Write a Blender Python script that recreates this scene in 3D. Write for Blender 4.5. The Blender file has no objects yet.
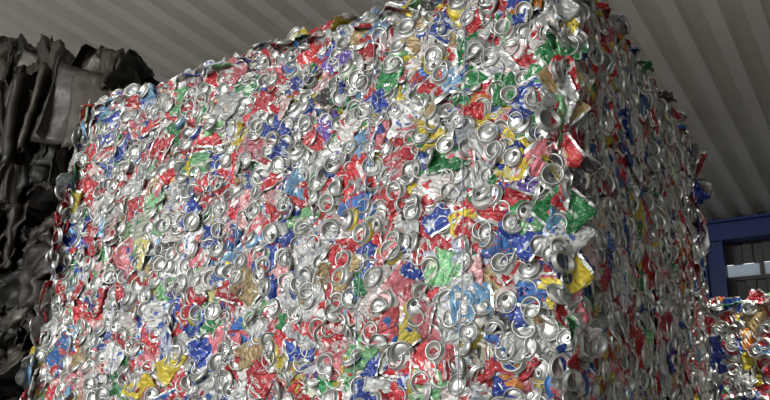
import bpy, math, random
import numpy as np
from mathutils import Matrix, Vector
rng=np.random.default_rng(23); random.seed(7)
scn=bpy.context.scene
def link(o,parent=None):
    scn.collection.objects.link(o)
    if parent: o.parent=parent
    return o
# ------------------------------------------------------------ materials
def newmat(name):
    m=bpy.data.materials.new(name); m.use_nodes=True
    nt=m.node_tree; b=nt.nodes['Principled BSDF']; return m,nt,b
def N(nt,t,**kw):
    n=nt.nodes.new(t)
    for k,v in kw.items():
        if k in('inputs',):
            for i,val in v.items(): n.inputs[i].default_value=val
        else: setattr(n,k,v)
    return n
def ramp(nt,stops,interp='LINEAR'):
    r=nt.nodes.new('ShaderNodeValToRGB'); r.color_ramp.interpolation=interp
    e=r.color_ramp.elements
    while len(e)<len(stops): e.new(.5)
    for i,(p,c) in enumerate(stops):
        e[i].position=p; e[i].color=(c[0],c[1],c[2],1) if hasattr(c,'__len__') else (c,c,c,1)
    return r
# bare aluminium
m_alu,nt,b=newmat('bare_aluminium')
b.inputs['Metallic'].default_value=0.85
tc=N(nt,'ShaderNodeTexCoord'); no=N(nt,'ShaderNodeTexNoise',inputs={'Scale':22.,'Detail':4.})
nt.links.new(tc.outputs['Object'],no.inputs['Vector'])
r=ramp(nt,[(.3,(.33,.335,.315)),(.65,(.67,.68,.65))]); nt.links.new(no.outputs['Fac'],r.inputs['Fac']); nt.links.new(r.outputs['Color'],b.inputs['Base Color'])
r2=ramp(nt,[(.3,.46),(.7,.28)]); nt.links.new(no.outputs['Fac'],r2.inputs['Fac']); nt.links.new(r2.outputs['Color'],b.inputs['Roughness'])
# printed label
m_lab,nt,b=newmat('printed_can_label')
b.inputs['Metallic'].default_value=.3; b.inputs['Roughness'].default_value=.42
a1=N(nt,'ShaderNodeAttribute',attribute_name='col1'); a2=N(nt,'ShaderNodeAttribute',attribute_name='col2'); au=N(nt,'ShaderNodeAttribute',attribute_name='cuv')
n1=N(nt,'ShaderNodeTexNoise',inputs={'Scale':2.4,'Detail':2.,'Distortion':.2}); nt.links.new(au.outputs['Vector'],n1.inputs['Vector'])
r=ramp(nt,[(.59,0.),(.63,1.)]); nt.links.new(n1.outputs['Fac'],r.inputs['Fac'])
mx=N(nt,'ShaderNodeMix',data_type='RGBA'); nt.links.new(r.outputs['Color'],mx.inputs[0]); nt.links.new(a1.outputs['Color'],mx.inputs[6]); nt.links.new(a2.outputs['Color'],mx.inputs[7])
mp=N(nt,'ShaderNodeMapping'); mp.inputs['Scale'].default_value=(14,6,1); nt.links.new(au.outputs['Vector'],mp.inputs['Vector'])
n2=N(nt,'ShaderNodeTexNoise',inputs={'Scale':1.,'Detail':2.,'Distortion':.3}); nt.links.new(mp.outputs['Vector'],n2.inputs['Vector'])
r3=ramp(nt,[(.63,0.),(.67,1.)]); nt.links.new(n2.outputs['Fac'],r3.inputs['Fac'])
mx2=N(nt,'ShaderNodeMix',data_type='RGBA'); nt.links.new(r3.outputs['Color'],mx2.inputs[0]); nt.links.new(mx.outputs[2],mx2.inputs[6]); nt.links.new(a2.outputs['Color'],mx2.inputs[7])
# dark fine print
r4=ramp(nt,[(.29,.8),(.34,0.)]); nt.links.new(n2.outputs['Fac'],r4.inputs['Fac'])
mx3=N(nt,'ShaderNodeMix',data_type='RGBA'); nt.links.new(r4.outputs['Color'],mx3.inputs[0]); nt.links.new(mx2.outputs[2],mx3.inputs[6]); mx3.inputs[7].default_value=(.05,.04,.08,1)
nt.links.new(mx3.outputs[2],b.inputs['Base Color'])
# can opening: flat dark face painted as the shade inside the hole
m_hole,nt,b=newmat('can_opening_shade'); b.inputs['Base Color'].default_value=(.03,.028,.025,1); b.inputs['Roughness'].default_value=.6
m_core,nt,b=newmat('core_gap_shade'); b.inputs['Metallic'].default_value=.5; b.inputs['Roughness'].default_value=.6  # bale core coloured near black as the shade in gaps between cans
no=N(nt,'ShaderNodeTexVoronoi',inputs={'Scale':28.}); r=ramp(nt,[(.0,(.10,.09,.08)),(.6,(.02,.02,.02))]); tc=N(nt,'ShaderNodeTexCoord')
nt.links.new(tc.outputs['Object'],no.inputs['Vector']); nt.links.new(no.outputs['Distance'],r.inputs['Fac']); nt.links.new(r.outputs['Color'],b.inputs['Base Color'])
m_wire,nt,b=newmat('galvanised_wire'); b.inputs['Base Color'].default_value=(.30,.33,.42,1); b.inputs['Metallic'].default_value=.6; b.inputs['Roughness'].default_value=.5

# ------------------------------------------------------------ can templates
ALU,LAB,HOLE,CORE=0,1,2,3
class T:
    def __init__(s): s.v=[];s.l=[];s.c=[];s.m=[];s.s=[];s.u=[];s.n=0
    def add(s,v,faces,mats,smooth,uv):
        for f in faces: s.l.extend([i+s.n for i in f]); s.c.append(len(f))
        s.m.extend(mats); s.s.extend([smooth]*len(faces)); s.v.append(np.array(v,float)); s.u.append(np.array(uv,float)); s.n+=len(v)
    def fin(s):
        s.v=np.vstack(s.v); s.u=np.vstack(s.u); s.l=np.array(s.l,np.int32); s.c=np.array(s.c,np.int32); s.m=np.array(s.m,np.int32); s.s=np.array(s.s,bool); return s
def revolve(rings,n=20,mats=None,cap=ALU):
    v=[];uv=[];f=[];m=[]
    for j,(r,z) in enumerate(rings):
        for i in range(n):
            a=2*math.pi*i/n; v.append((r*math.cos(a),r*math.sin(a),z)); uv.append((abs(2*i/n-1)*1.6,j*.12,0))
    f.append(tuple(range(n))); m.append(cap)
    for j in range(len(rings)-1):
        for i in range(n):
            k=(i+1)%n; f.append((j*n+i,(j+1)*n+i,(j+1)*n+k,j*n+k)); m.append(mats[j])
    return np.array(v),f,m,uv
def fold(p,amp,k,rg):
    z=np.zeros(len(p))
    for _ in range(3):
        a=rg.uniform(0,math.pi); q=(p[:,0]*math.cos(a)+p[:,1]*math.sin(a))*k*rg.uniform(.6,1.5)+rg.uniform(0,1)
        z+=amp*rg.uniform(.4,1)*(np.abs((q%1)-.5)*2-.5)
    return z
TOP=[(.008,-.0035),(.0210,-.0035),(.0224,-.0075),(.0240,-.0075),(.0253,0),(.0268,.0008),(.0280,-.0014),(.0274,-.005),(.0290,-.008),(.0315,-.011),(.0330,-.014),(.0335,-.019),(.036,-.026),(.036,-.036)]
BOT=[(.006,-.012),(.013,-.0098),(.0185,-.0055),(.0220,-.0005),(.0240,.0004),(.0257,-.0024),(.0274,-.007),(.0300,-.0095),(.0320,-.012),(.0330,-.016),(.0335,-.021),(.036,-.027),(.036,-.036)]
def end_template(kind,rg):
    t=T(); R=TOP if kind=='top' else BOT
    nb=8 if kind=='top' else 7
    mats=[ALU if j<nb else LAB for j in range(len(R)-1)]
    v,f,m,uv=revolve(R,22,mats)
    rad=np.hypot(v[:,0],v[:,1]); ang=np.arctan2(v[:,1],v[:,0])
    w=np.clip((rad-.0285)/.006,0,1)*(v[:,2]<-.006)
    crum=sum(rg.uniform(.3,1)*np.sin(k*ang+rg.uniform(0,6)+v[:,2]*rg.uniform(100,260)) for k in (2,3,5,7))
    s=1+w*crum*.07+w*rg.uniform(.0,.25)
    s+=w*rg.uniform(0,.5)*np.clip(np.cos(ang-rg.uniform(0,6.28)),0,1)
    v[:,0]*=s; v[:,1]*=s; v[:,2]+=w*crum*.0018
    v[:,2]=np.where(v[:,2]<-.010,-.010+(v[:,2]+.010)*.6,v[:,2])
    t.add(v,f,m,True,uv)
    if kind=='top':
        n=12; A=np.linspace(0,2*math.pi,n,endpoint=False)
        if rg.random()<.7:
            o=np.stack([.0115+.0068*np.cos(A),.0088*np.sin(A),np.full(n,-.0031)],1)
            t.add(o,[tuple(range(n))],[HOLE],False,[(0,0,0)]*n)
        o=[];
        for rr,zz in ((1.,-.0035),(1.,-.0010),(.72,-.0004),(.45,-.0014)):
            o.append(np.stack([-.0045+.0105*rr*np.cos(A),.0070*rr*np.sin(A),np.full(n,zz)],1))
        o=np.vstack(o); ff=[(j*n+i,(j)*n+(i+1)%n,(j+1)*n+(i+1)%n,(j+1)*n+i) for j in range(3) for i in range(n)]
        ff.append(tuple(range(3*n,4*n))); t.add(o,ff,[ALU]*(3*n)+[HOLE if rg.random()<.4 else ALU],True,[(0,0,0)]*len(o))
    t.fin(); v=t.v
    if rg.random()<.32:
        a=rg.uniform(0,6.28); d=v[:,0]*math.cos(a)+v[:,1]*math.sin(a)-rg.uniform(-.010,.016)
        v[:,2]-=np.maximum(d,0)*rg.uniform(.2,.8)
    v[:,2]+=fold(v,.0008,24,rg)
    v[:,0]*=rg.uniform(.88,1.04)
    return t
def side_template(rg):
    t=T(); NA,NL=17,18
    L=rg.uniform(.070,.130); fl=rg.uniform(.12,.24); wd=rg.uniform(1.15,1.7)
    v=[];uv=[]
    for j in range(NL):
        x=(j/(NL-1)-.5)
        e=min(j,NL-1-j); neck=[.86,.94,.99][e] if e<3 else 1
        for i in range(NA):
            a=math.radians(-15+210*i/(NA-1))
            ca,sa=math.cos(a),math.sin(a)
            v.append((x*L,math.copysign(abs(ca)**.75,ca)*.033*wd*neck,(math.copysign(abs(sa)**.5,sa)*.033*fl-.004)*neck)); uv.append((i/(NA-1)*1.9,x*1.7,0))
    v=np.array(v)
    f=[];m=[]
    for j in range(NL-1):
        for i in range(NA-1):
            f.append((j*NA+i,j*NA+i+1,(j+1)*NA+i+1,(j+1)*NA+i)); m.append(ALU if (j<1 or j>NL-3) else LAB)
    v[:,2]+=fold(v,.0036,20,rg)+fold(v,.0026,52,rg)
    v[:,1]+=fold(v[:,[0,2,1]],.006,24,rg)
    v+=rg.normal(0,.0006,v.shape)
    t.add(v,f,m,False,uv)
    for sgn in (-1,1):
        if rg.random()<.35:
            R=(TOP[:8] if rg.random()<.6 else BOT[:8])
            v2,f2,m2,uv2=revolve(R,18,[ALU]*7)
            th=rg.uniform(.1,.7)*sgn
            c,s=math.cos(th),math.sin(th)
            x=v2[:,0]*c+v2[:,2]*s; z=-v2[:,0]*s+v2[:,2]*c
            v2=np.stack([x+sgn*L*.5,v2[:,1]*rg.uniform(.88,1.05),z+.005],1); v2[:,2]+=fold(v2,.0010,25,rg)
            t.add(v2,f2,m2,True,uv2)
    t.fin(); v=t.v
    if rg.random()<.5:
        x0=rg.uniform(-.02,.02); k=rg.uniform(.05,.25); v[:,2]-=np.abs(v[:,0]-x0)*k; v[:,1]+=np.abs(v[:,0]-x0)*rg.uniform(-.4,.4)
    return t
tops=[end_template('top',rng) for _ in range(26)]
bots=[end_template('bot',rng) for _ in range(26)]
sides=[side_template(rng) for _ in range(80)]
# palettes (linear)
PAL=[(.26,(.42,.018,.026),(.62,.50,.48)),(.08,(.62,.60,.57),(.42,.04,.05)),(.12,(.46,.47,.45),(.30,.32,.34)),(.08,(.62,.62,.59),(.07,.13,.38)),
     (.085,(.012,.04,.25),(.48,.53,.62)),(.04,(.025,.13,.38),(.45,.07,.07)),(.05,(.014,.18,.05),(.52,.62,.48)),(.04,(.15,.38,.17),(.60,.63,.5)),
     (.06,(.54,.42,.03),(.55,.50,.22)),(.065,(.46,.12,.14),(.52,.50,.50)),(.03,(.38,.28,.13),(.20,.12,.07)),(.04,(.14,.30,.48),(.6,.6,.6)),(.02,(.04,.035,.04),(.40,.36,.28)),(.02,(.60,.36,.36),(.5,.08,.09)),
     (.012,(.10,.05,.26),(.5,.5,.55)),(.012,(.58,.20,.03),(.6,.55,.45))]
PW=np.array([p[0] for p in PAL]); PW/=PW.sum()
# ------------------------------------------------------------ bale builder
def perimeter(W,D,r):
    segs=[]
    P=[(-W+r,0,-r,0,(0,-1)),(0,r,0,D-r,(1,0)),(-r,D,-W+r,D,(0,1)),(-W,D-r,-W,r,(-1,0))]
    C=[(-r,r),(-r,D-r),(-W+r,D-r),(-W+r,r)]
    for i,(x0,y0,x1,y1,n) in enumerate(P):
        segs.append(('l',math.hypot(x1-x0,y1-y0),(x0,y0),(x1,y1),n))
        a0=math.atan2(n[1],n[0]); segs.append(('a',r*math.pi/2,C[i],r,a0))
    return segs
def peval(segs,s):
    tot=sum(g[1] for g in segs); s%=tot
    for g in segs:
        if s<=g[1]:
            t=s/g[1]
            if g[0]=='l': return (g[2][0]+(g[3][0]-g[2][0])*t,g[2][1]+(g[3][1]-g[2][1])*t),g[4]
            a=g[4]+t*math.pi/2; return (g[2][0]+g[3]*math.cos(a),g[2][1]+g[3]*math.sin(a)),(math.cos(a),math.sin(a))
        s-=g[1]
    return (0,0),(1,0)
def hexpts(s0,s1,z0,z1,sp,rg,jit=.36):
    out=[]; row=0; z=z0
    while z<z1:
        s=s0+(sp/2 if row%2 else 0)
        while s<s1:
            out.append((s+rg.normal(0,jit*sp*.6),z+rg.normal(0,jit*sp*.6))); s+=sp
        z+=sp*.866; row+=1
    return out
def build_can_bale(name,W,D,H,origin,dense_z,sp,rg,shear=0.,gs=1.12):
    r=.028; segs=perimeter(W,D,r); tot=sum(g[1] for g in segs)
    half=segs[0][1]+segs[1][1]+segs[2][1]+segs[3][1]*.6
    ph=rg.uniform(0,6,6)
    def bulge(s,z): return .005*math.sin(s*3.1+ph[0])*math.sin(z*3.7+ph[1])+.003*math.sin(s*7+ph[2]+z*5)+.003*math.sin(z*13+ph[3]+s*4)
    P=[]
    for (sp_,s0,s1,z0,z1,dep,pe,mul) in [
        (sp*1.25,-.04,half,dense_z,H-.02,-.012,.0,1.),
        (sp*1.14,-.04,half,dense_z,H-.02,-.004,.0,1.03),
        (sp*1.40,-.04,half,dense_z,H-.02,.002,1.,1.03),
        (sp*1.35,-.04,half,.03,dense_z,-.004,.45,1.15),(sp*1.6,half,tot-.04,.03,H-.02,-.004,.4,1.25)]:
        for s,z in hexpts(s0,s1,z0,z1,sp_,rg,.36 if pe<1 else .50):
            if pe==1. and rg.random()<.06: continue
            z=min(max(z,.03),H-.012)
            (x,y),n=peval(segs,s); nn=np.array([n[0],n[1],0.]); d=dep+bulge(s,z)+rg.uniform(-.006,.005)
            e=max(0,(z-(H-.04))/.04)
            if e>0: nn=nn*(1-.3*e)+np.array([0,0,.3*e]); nn/=np.linalg.norm(nn); d-=.018*e*e
            P.append((np.array([x,y,z])+nn*d,nn,pe,mul))
    for s,z in hexpts(-W+.03,-.02,.03,D-.02,sp*1.3,rg):
        P.append((np.array([min(max(s,-W+.03),-.03),min(max(z,.03),D-.03),H-.022+.008*math.sin(s*5+z*4)+rg.uniform(-.008,.008)]),np.array([0,0,1.]),.4,1.1))
    V=[];Lp=[];C=[];M=[];S=[];U=[];C1=[];C2=[];off=0
    for p,n,pe,big in P:
        q=rg.random()
        if q<pe: t=(tops if rg.random()<.5 else bots)[rg.integers(26)]; tilt=rg.normal(0,.13,2); sc=rg.uniform(.82,1.03)
        else: t=sides[rg.integers(80)]; tilt=rg.normal(0,.10,2); sc=rg.uniform(.82,1.10); p=p-n*.004
        sc*=big*gs
        n2=n.copy(); up=np.array([0,0,1.]) if abs(n[2])<.8 else np.array([0,1.,0])
        tx=np.cross(up,n2); tx/=np.linalg.norm(tx); ty=np.cross(n2,tx)
        n2=n2+tx*tilt[0]+ty*tilt[1]; n2/=np.linalg.norm(n2); tx=np.cross(up,n2); tx/=np.linalg.norm(tx); ty=np.cross(n2,tx)
        a=rg.uniform(0,6.283); ca,sa=math.cos(a),math.sin(a)
        bx=tx*ca+ty*sa; by=-tx*sa+ty*ca
        R=np.stack([bx,by,n2],0)*sc
        v=t.v@R+p
        V.append(v); Lp.append(t.l+off); C.append(t.c); M.append(t.m); S.append(t.s)
        U.append(t.u+np.array([rg.uniform(0,50),rg.uniform(0,50),rg.uniform(0,50)]))
        k=rg.choice(len(PAL),p=PW); br=rg.uniform(.65,1.15)
        c1=np.array(PAL[k][1])*br; c2=np.array(PAL[k][2])*br
        if rg.random()<.06: c1,c2=c2,c1
        C1.append(np.tile(np.append(c1,1),(len(v),1))); C2.append(np.tile(np.append(c2,1),(len(v),1)))
        off+=len(v)
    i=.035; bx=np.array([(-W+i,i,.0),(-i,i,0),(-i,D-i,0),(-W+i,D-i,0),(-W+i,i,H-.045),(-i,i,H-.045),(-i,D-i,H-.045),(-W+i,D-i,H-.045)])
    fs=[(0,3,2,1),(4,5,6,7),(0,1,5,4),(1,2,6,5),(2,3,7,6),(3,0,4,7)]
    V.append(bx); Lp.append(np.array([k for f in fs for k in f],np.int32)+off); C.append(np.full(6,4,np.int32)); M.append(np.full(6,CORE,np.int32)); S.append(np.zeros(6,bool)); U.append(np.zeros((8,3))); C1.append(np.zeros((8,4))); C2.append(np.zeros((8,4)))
    V=np.vstack(V); V[:,2]=np.maximum(V[:,2],.002); V[:,0]+=shear*V[:,1]
    Lp=np.concatenate(Lp);C=np.concatenate(C);M=np.concatenate(M);S=np.concatenate(S);U=np.vstack(U);C1=np.vstack(C1);C2=np.vstack(C2)
    me=bpy.data.meshes.new(name); me.vertices.add(len(V)); me.vertices.foreach_set('co',V.astype(np.float32).ravel())
    me.loops.add(len(Lp)); me.loops.foreach_set('vertex_index',Lp.astype(np.int32))
    me.polygons.add(len(C)); st=np.concatenate([[0],np.cumsum(C)[:-1]]).astype(np.int32)
    me.polygons.foreach_set('loop_start',st)
    me.polygons.foreach_set('material_index',M.astype(np.int32)); me.polygons.foreach_set('use_smooth',S)
    for nm,arr,ty,key in (('cuv',U,'FLOAT_VECTOR','vector'),('col1',C1,'FLOAT_COLOR','color'),('col2',C2,'FLOAT_COLOR','color')):
        at=me.attributes.new(nm,ty,'POINT'); at.data.foreach_set(key,arr.astype(np.float32).ravel())
    for mm in (m_alu,m_lab,m_hole,m_core): me.materials.append(mm)
    me.update(calc_edges=True)
    o=link(bpy.data.objects.new(name,me)); o.location=origin
    print(name,'cans',len(P),'faces',len(C))
    return o
def add_wires(parent,W,D,H,xs):
    for i,x in enumerate(xs):
        cu=bpy.data.curves.new('baling_wire','CURVE'); cu.dimensions='3D'; cu.bevel_depth=.0016; cu.bevel_resolution=2
        sp=cu.splines.new('POLY'); pts=[]
        nz=26
        for k in range(nz+1): pts.append((x+.004*math.sin(k*1.3+i),-.018-.004*math.sin(k*.9+i*2),.01+(H-.0)*k/nz))
        pts.append((x,.03,H+.022))
        for k in range(1,8): pts.append((x,D*k/8,H+.022))
        pts.append((x,D+.02,H))
        pts.append((x,D+.02,.01))
        sp.points.add(len(pts)-1)
        for k,q in enumerate(pts): sp.points[k].co=(*q,1)
        cu.materials.append(m_wire)
        link(bpy.data.objects.new('baling_wire_%d'%(i+1),cu),parent)
W1,D1,H1=2.09,1.345,3.0
bale=build_can_bale('crushed_can_bale',W1,D1,H1,(0,0,0),1.45,.058,rng,shear=.0275)
add_wires(bale,W1,D1,H1,[-1.62,-1.12,-.62,-.30])
bale2=build_can_bale('crushed_can_bale.001',1.9,1.2,2.56,(1.25,2.47,0),1.6,.062,rng)
# ------------------------------------------------------------ scrap metal bales
m_scrap,nt,b=newmat('painted_scrap_sheet'); b.inputs['Metallic'].default_value=.35
a1=N(nt,'ShaderNodeAttribute',attribute_name='col1'); tc=N(nt,'ShaderNodeTexCoord'); no=N(nt,'ShaderNodeTexNoise',inputs={'Scale':9.,'Detail':8.,'Roughness':.7}); nt.links.new(tc.outputs['Object'],no.inputs['Vector'])
r=ramp(nt,[(.48,0.),(.70,1.)]); nt.links.new(no.outputs['Fac'],r.inputs['Fac'])
mx=N(nt,'ShaderNodeMix',data_type='RGBA'); nt.links.new(r.outputs['Color'],mx.inputs[0]); nt.links.new(a1.outputs['Color'],mx.inputs[6]); mx.inputs[7].default_value=(.04,.030,.020,1); nt.links.new(mx.outputs[2],b.inputs['Base Color'])
rr=ramp(nt,[(.3,.25),(.7,.65)]); nt.links.new(no.outputs['Fac'],rr.inputs['Fac']); nt.links.new(rr.outputs['Color'],b.inputs['Roughness'])
SP=[(.016,.013,.010),(.008,.008,.007),(.024,.020,.016),(.045,.040,.030),(.024,.016,.010),(.010,.012,.010),(.075,.066,.052),(.028,.020,.013)]
def build_scrap(name,W,D,H,loc,rg,n,slope=0.,fenders=0):
    V=[];F=[];C=[];off=0
    NA,NB=24,12
    def sheet(p,nrm,ang,L=None,B=None,curl=9,col=None,jn=1.,cl=.075):
        nonlocal off
        L=L or rg.uniform(.14,.45); B=B or rg.uniform(.06,.38)
        th=rg.uniform(-.6,.6); path=[(0,0)]; k=rg.normal(0,1.2)
        for i in range(NA-1):
            if rg.random()<.35: k=rg.normal(0,curl)
            th+=k*L/NA*2.2; th=max(-2.4,min(2.4,th))
            path.append((path[-1][0]+math.cos(th)*L/NA,path[-1][1]+math.sin(th)*L/NA))
        path=np.array(path); path-=path.mean(0)
        path[:,1]=np.clip(path[:,1],-.14,cl)
        v=np.zeros((NA*NB,3))
        tw=rg.uniform(-.5,.5)*jn
        for j in range(NB):
            bb=(j/(NB-1)-.5); v[j*NA:(j+1)*NA,0]=path[:,0]*(1+tw*bb)+.03*math.sin(bb*9*L+tw*9); v[j*NA:(j+1)*NA,1]=bb*B+ .02*np.sin(path[:,0]*9); v[j*NA:(j+1)*NA,2]=path[:,1]*(1-tw*bb)
        v[:,2]+=(fold(v,.016,7,rg)+fold(v,.010,20,rg))*jn; v+=rg.normal(0,.002,v.shape)*jn
        ty0=np.array([0,0,1.]) if abs(nrm[2])<.8 else np.array([0,1.,0]); tx=np.cross(ty0,nrm); ty=np.cross(nrm,tx)
        bx=tx*math.cos(ang)+ty*math.sin(ang); by=-tx*math.sin(ang)+ty*math.cos(ang)
        n2=nrm+tx*rg.normal(0,.25)+ty*rg.normal(0,.25)
        v=v@np.stack([bx,by,n2],0)+p
        v[:,2]=np.clip(v[:,2],.005,H+.06)
        V.append(v)
        for j in range(NB-1):
            for i in range(NA-1): F.append((off+j*NA+i,off+j*NA+i+1,off+(j+1)*NA+i+1,off+(j+1)*NA+i))
        c=np.array(col if col is not None else SP[rg.integers(len(SP))])*rg.uniform(.7,1.2); C.append(np.tile(np.append(c,1),(len(v),1))); off+=len(v)
    for _ in range(n):
        ang=rg.choice([0,0,0,1.57])+rg.normal(0,.45)
        sheet(np.array([rg.uniform(-W+.1,-.1),rg.uniform(.0,.09),rg.uniform(.06,H-.05)]),np.array([0,-1.,0]),ang)
    for _ in range(n//2): sheet(np.array([-rg.uniform(.0,.07),rg.uniform(.1,D-.1),rg.uniform(.06,H-.05)]),np.array([1.,0,0]),rg.normal(0,.4))
    for _ in range(n//3): sheet(np.array([-W+rg.uniform(.0,.07),rg.uniform(.1,D-.1),rg.uniform(.06,H-.05)]),np.array([-1.,0,0]),rg.normal(0,.4))
    for _ in range(n//3): sheet(np.array([rg.uniform(-W+.1,-.1),D-.03,rg.uniform(.06,H-.05)]),np.array([0,1.,0]),rg.normal(0,.4))
    for _ in range(n//3): sheet(np.array([rg.uniform(-W+.1,-.1),rg.uniform(.1,D-.1),H-.03]),np.array([0,0,1.]),rg.uniform(0,3))
    for q in range(fenders):
        sheet(np.array([-.12-.17*q,-.03-.03*(q%2),H*.60+rg.uniform(-.08,.05)]),np.array([0,-1.,0]),rg.normal(0,.15),L=.36,B=.44,curl=12,col=[(.09,.078,.060),(.03,.026,.02),(.06,.053,.042)][q%3],jn=.5,cl=.12)
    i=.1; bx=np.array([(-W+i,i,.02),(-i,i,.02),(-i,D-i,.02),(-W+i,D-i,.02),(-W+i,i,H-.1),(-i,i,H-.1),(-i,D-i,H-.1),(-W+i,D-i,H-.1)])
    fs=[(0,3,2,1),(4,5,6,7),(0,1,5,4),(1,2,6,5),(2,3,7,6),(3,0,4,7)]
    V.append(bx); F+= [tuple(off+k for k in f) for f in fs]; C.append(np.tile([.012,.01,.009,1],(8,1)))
    V=np.vstack(V); V[:,2]*=1+slope*np.clip(-V[:,0]/W,0,1)
    me=bpy.data.meshes.new(name); me.from_pydata(V.tolist(),[],F)
    at=me.attributes.new('col1','FLOAT_COLOR','POINT'); at.data.foreach_set('color',np.vstack(C).astype(np.float32).ravel())
    me.materials.append(m_scrap); me.polygons.foreach_set('use_smooth',np.ones(len(F),bool))
    o=link(bpy.data.objects.new(name,me)); o.location=loc
    s=o.modifiers.new('thick','SOLIDIFY'); s.thickness=.004
    return o
for k in range(4):
    build_scrap('scrap_metal_bale' if k==0 else 'scrap_metal_bale.%03d'%k,1.85,1.25,.77 if k==3 else .93,(-2.82+[.04,-.03,.0,-.08][k],.70+[0,.03,-.02,.02][k],1.02*k),rng,130,slope=.90 if k==3 else 0,fenders=5 if k==3 else 0)
# ------------------------------------------------------------ building
def prof_mesh(name,pts,axis_vec,base,mat,smooth=False):
    n=len(pts); v=[tuple(p) for p in pts]+[tuple(np.array(p)+np.array(axis_vec)) for p in pts]
    f=[(i,i+1,n+i+1,n+i) for i in range(n-1)]
    me=bpy.data.meshes.new(name); me.from_pydata(v,[],f); me.materials.append(mat); o=link(bpy.data.objects.new(name,me)); o.location=base; return o
def corr(x0,x1,per,h):
    x=x0; out=[]
    while x<x1:
        out+=[(x,0),(x+per*.42,0),(x+per*.48,h),(x+per*.94,h)]; x+=per
    out.append((x,0)); return out
m_roof,nt,b=newmat('roof_sheet_metal'); b.inputs['Metallic'].default_value=.0; b.inputs['Roughness'].default_value=.7
tc=N(nt,'ShaderNodeTexCoord'); no=N(nt,'ShaderNodeTexNoise',inputs={'Scale':.8,'Detail':5.}); nt.links.new(tc.outputs['Object'],no.inputs['Vector'])
r=ramp(nt,[(.3,(.77,.75,.69)),(.7,(.88,.86,.80))]); nt.links.new(no.outputs['Fac'],r.inputs['Fac']); nt.links.new(r.outputs['Color'],b.inputs['Base Color'])
m_wall,nt,b=newmat('wall_sheet_metal'); b.inputs['Base Color'].default_value=(.12,.12,.11,1); b.inputs['Roughness'].default_value=.6
m_blue,nt,b=newmat('blue_painted_steel'); b.inputs['Base Color'].default_value=(.014,.042,.20,1); b.inputs['Roughness'].default_value=.45
m_floor,nt,b=newmat('concrete_floor'); tc=N(nt,'ShaderNodeTexCoord'); no=N(nt,'ShaderNodeTexNoise',inputs={'Scale':2.,'Detail':8.}); nt.links.new(tc.outputs['Object'],no.inputs['Vector'])
r=ramp(nt,[(.3,(.38,.37,.345)),(.7,(.53,.515,.48))]); nt.links.new(no.outputs['Fac'],r.inputs['Fac']); nt.links.new(r.outputs['Color'],b.inputs['Base Color']); b.inputs['Roughness'].default_value=.8
XL,XR,YF,YB,ZC=-11.,5.,-4.5,11.4,6.
ceiling=prof_mesh('ceiling',[(x,0,ZC+z) for x,z in corr(XL,XR,.34,.12)],(0,YB-YF+.1,0),(0,YF,0),m_roof)
def box(name,a,b_,mat,parent=None):
    (x0,y0,z0),(x1,y1,z1)=a,b_
    v=[(x0,y0,z0),(x1,y0,z0),(x1,y1,z0),(x0,y1,z0),(x0,y0,z1),(x1,y0,z1),(x1,y1,z1),(x0,y1,z1)]
    me=bpy.data.meshes.new(name); me.from_pydata(v,[],[(0,3,2,1),(4,5,6,7),(0,1,5,4),(1,2,6,5),(2,3,7,6),(3,0,4,7)]); me.materials.append(mat)
    return link(bpy.data.objects.new(name,me),parent)
box('floor',(XL,-18,-.2),(XR+.2,YB,0),m_floor)
wb=prof_mesh('wall_back',[(x,-z,0) for x,z in corr(XL,XR,.3,.04)],(0,0,5.08),(0,YB,0),m_wall)
u=prof_mesh('upper_panel',[(x,YB-z,5.30) for x,z in corr(XL,XR,.3,.04)],(0,0,.90),(0,-YB,0),m_wall); u.parent=wb
prof_mesh('wall_left',[(z,y,0) for y,z in corr(YF,YB,.3,.04)],(0,0,6.15),(XL,0,0),m_wall)
prof_mesh('wall_right',[(-z,y,0) for y,z in corr(-11,YB,.3,.04)],(0,0,6.15),(XR,0,0),m_wall)  # wall extended unseen past the roof edge to block light from the right
m_pane,nt,b=newmat('translucent_window_pane'); out=nt.nodes['Material Output']
tr=N(nt,'ShaderNodeBsdfTranslucent'); tr.inputs[0].default_value=(.6,.65,.7,1); tp=N(nt,'ShaderNodeBsdfTransparent'); tp.inputs[0].default_value=(.34,.36,.38,1); ms=N(nt,'ShaderNodeMixShader'); ms.inputs[0].default_value=.6
nt.links.new(tr.outputs[0],ms.inputs[1]); nt.links.new(tp.outputs[0],ms.inputs[2]); nt.links.new(ms.outputs[0],out.inputs[0])
win=box('window_1',(XL,YB-.01,5.08),(XR,YB+.0,5.30),m_pane)
for i in range(8): box('mullion_%d'%i,(XL+i*2.-.03,YB-.06,5.08),(XL+i*2.+.03,YB+.04,5.30),m_wall,win)
box('sill',(XL,YB-.08,5.03),(XR,YB+.05,5.09),m_wall,win)
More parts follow.
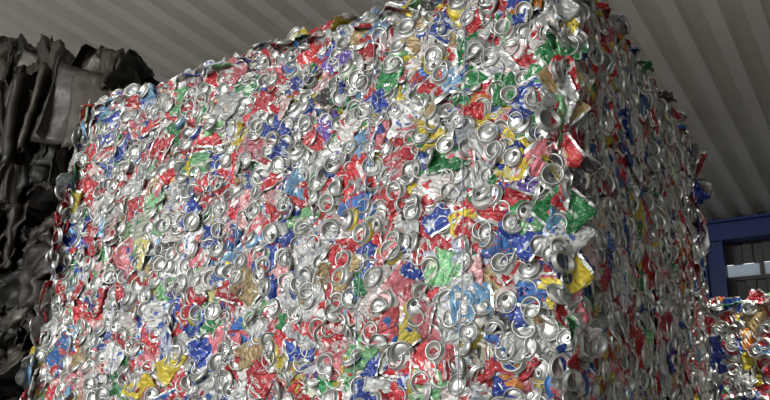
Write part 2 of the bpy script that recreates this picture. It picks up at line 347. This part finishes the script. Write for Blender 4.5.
def ibeam(name,a,L,w,h,axis,parent=None):
    p=[(-w/2,0),(w/2,0),(w/2,.04),(.02,.04),(.02,h-.04),(w/2,h-.04),(w/2,h),(-w/2,h),(-w/2,h-.04),(-.02,h-.04),(-.02,.04),(-w/2,.04)]
    if axis=='x': v=[(0,q[0],q[1]) for q in p]+[(L,q[0],q[1]) for q in p]
    else: v=[(q[1]-h/2,q[0],0) for q in p]+[(q[1]-h/2,q[0],L) for q in p]
    n=12; f=[(i,(i+1)%n,n+(i+1)%n,n+i) for i in range(n)]+[tuple(range(n)),tuple(range(2*n-1,n-1,-1))]
    me=bpy.data.meshes.new(name); me.from_pydata([tuple(np.array(q)+np.array(a)) for q in v],[],f); me.materials.append(m_blue); return link(bpy.data.objects.new(name,me),parent)
gird=ibeam('steel_crane_girder',(XL+.1,YB-.35,5.60),XR-XL-.2,.22,.34,'x')
for i,x in enumerate((-7.6,-1.62,4.4)): ibeam('column_%d'%(i+1),(x,YB-.35,0),5.60,.24,.30,'z',gird)
# ------------------------------------------------------------ light
w=bpy.data.worlds.new('overcast'); scn.world=w; w.use_nodes=True; bg=w.node_tree.nodes['Background']
bg.inputs[0].default_value=(.96,.98,1.,1); bg.inputs[1].default_value=1.2
def area(name,loc,target,sx,sy,e,col,spread=180):
    l=bpy.data.lights.new(name,'AREA'); l.shape='RECTANGLE'; l.size=sx; l.size_y=sy; l.energy=e; l.color=col; l.spread=math.radians(spread)
    o=link(bpy.data.objects.new(name,l)); o.location=loc; o.rotation_euler=(Vector(target)-Vector(loc)).to_track_quat('-Z','Y').to_euler(); return o
area('door_daylight',(-4.5,-7.5,4.0),(-.8,0,2.4),3.5,2.5,330,(1,.985,.96))
area('rear_bale_fill',(2.2,1.5,5.6),(.9,2.6,2.3),.5,.5,60,(1,.96,.9),50)  # added fill light without a fixture, brightens the second can bale
# ------------------------------------------------------------ camera
cam=bpy.data.cameras.new('camera'); cam.sensor_width=36; cam.lens=800/770*36; co=link(bpy.data.objects.new('camera',cam))
th=math.radians(20.8); a=math.radians(2.9)
F_=Vector((-.552*math.cos(th),.834*math.cos(th),math.sin(th))).normalized(); R0=Vector((.834,.552,0)).normalized(); U0=R0.cross(F_)
cr=R0*math.cos(a)+U0*math.sin(a); cuv=-R0*math.sin(a)+U0*math.cos(a)
M=Matrix((cr,cuv,-F_)).transposed().to_4x4(); M.translation=Vector((.635,-1.808,1.5)); co.matrix_world=M
scn.camera=co
scn.view_settings.view_transform='Standard'
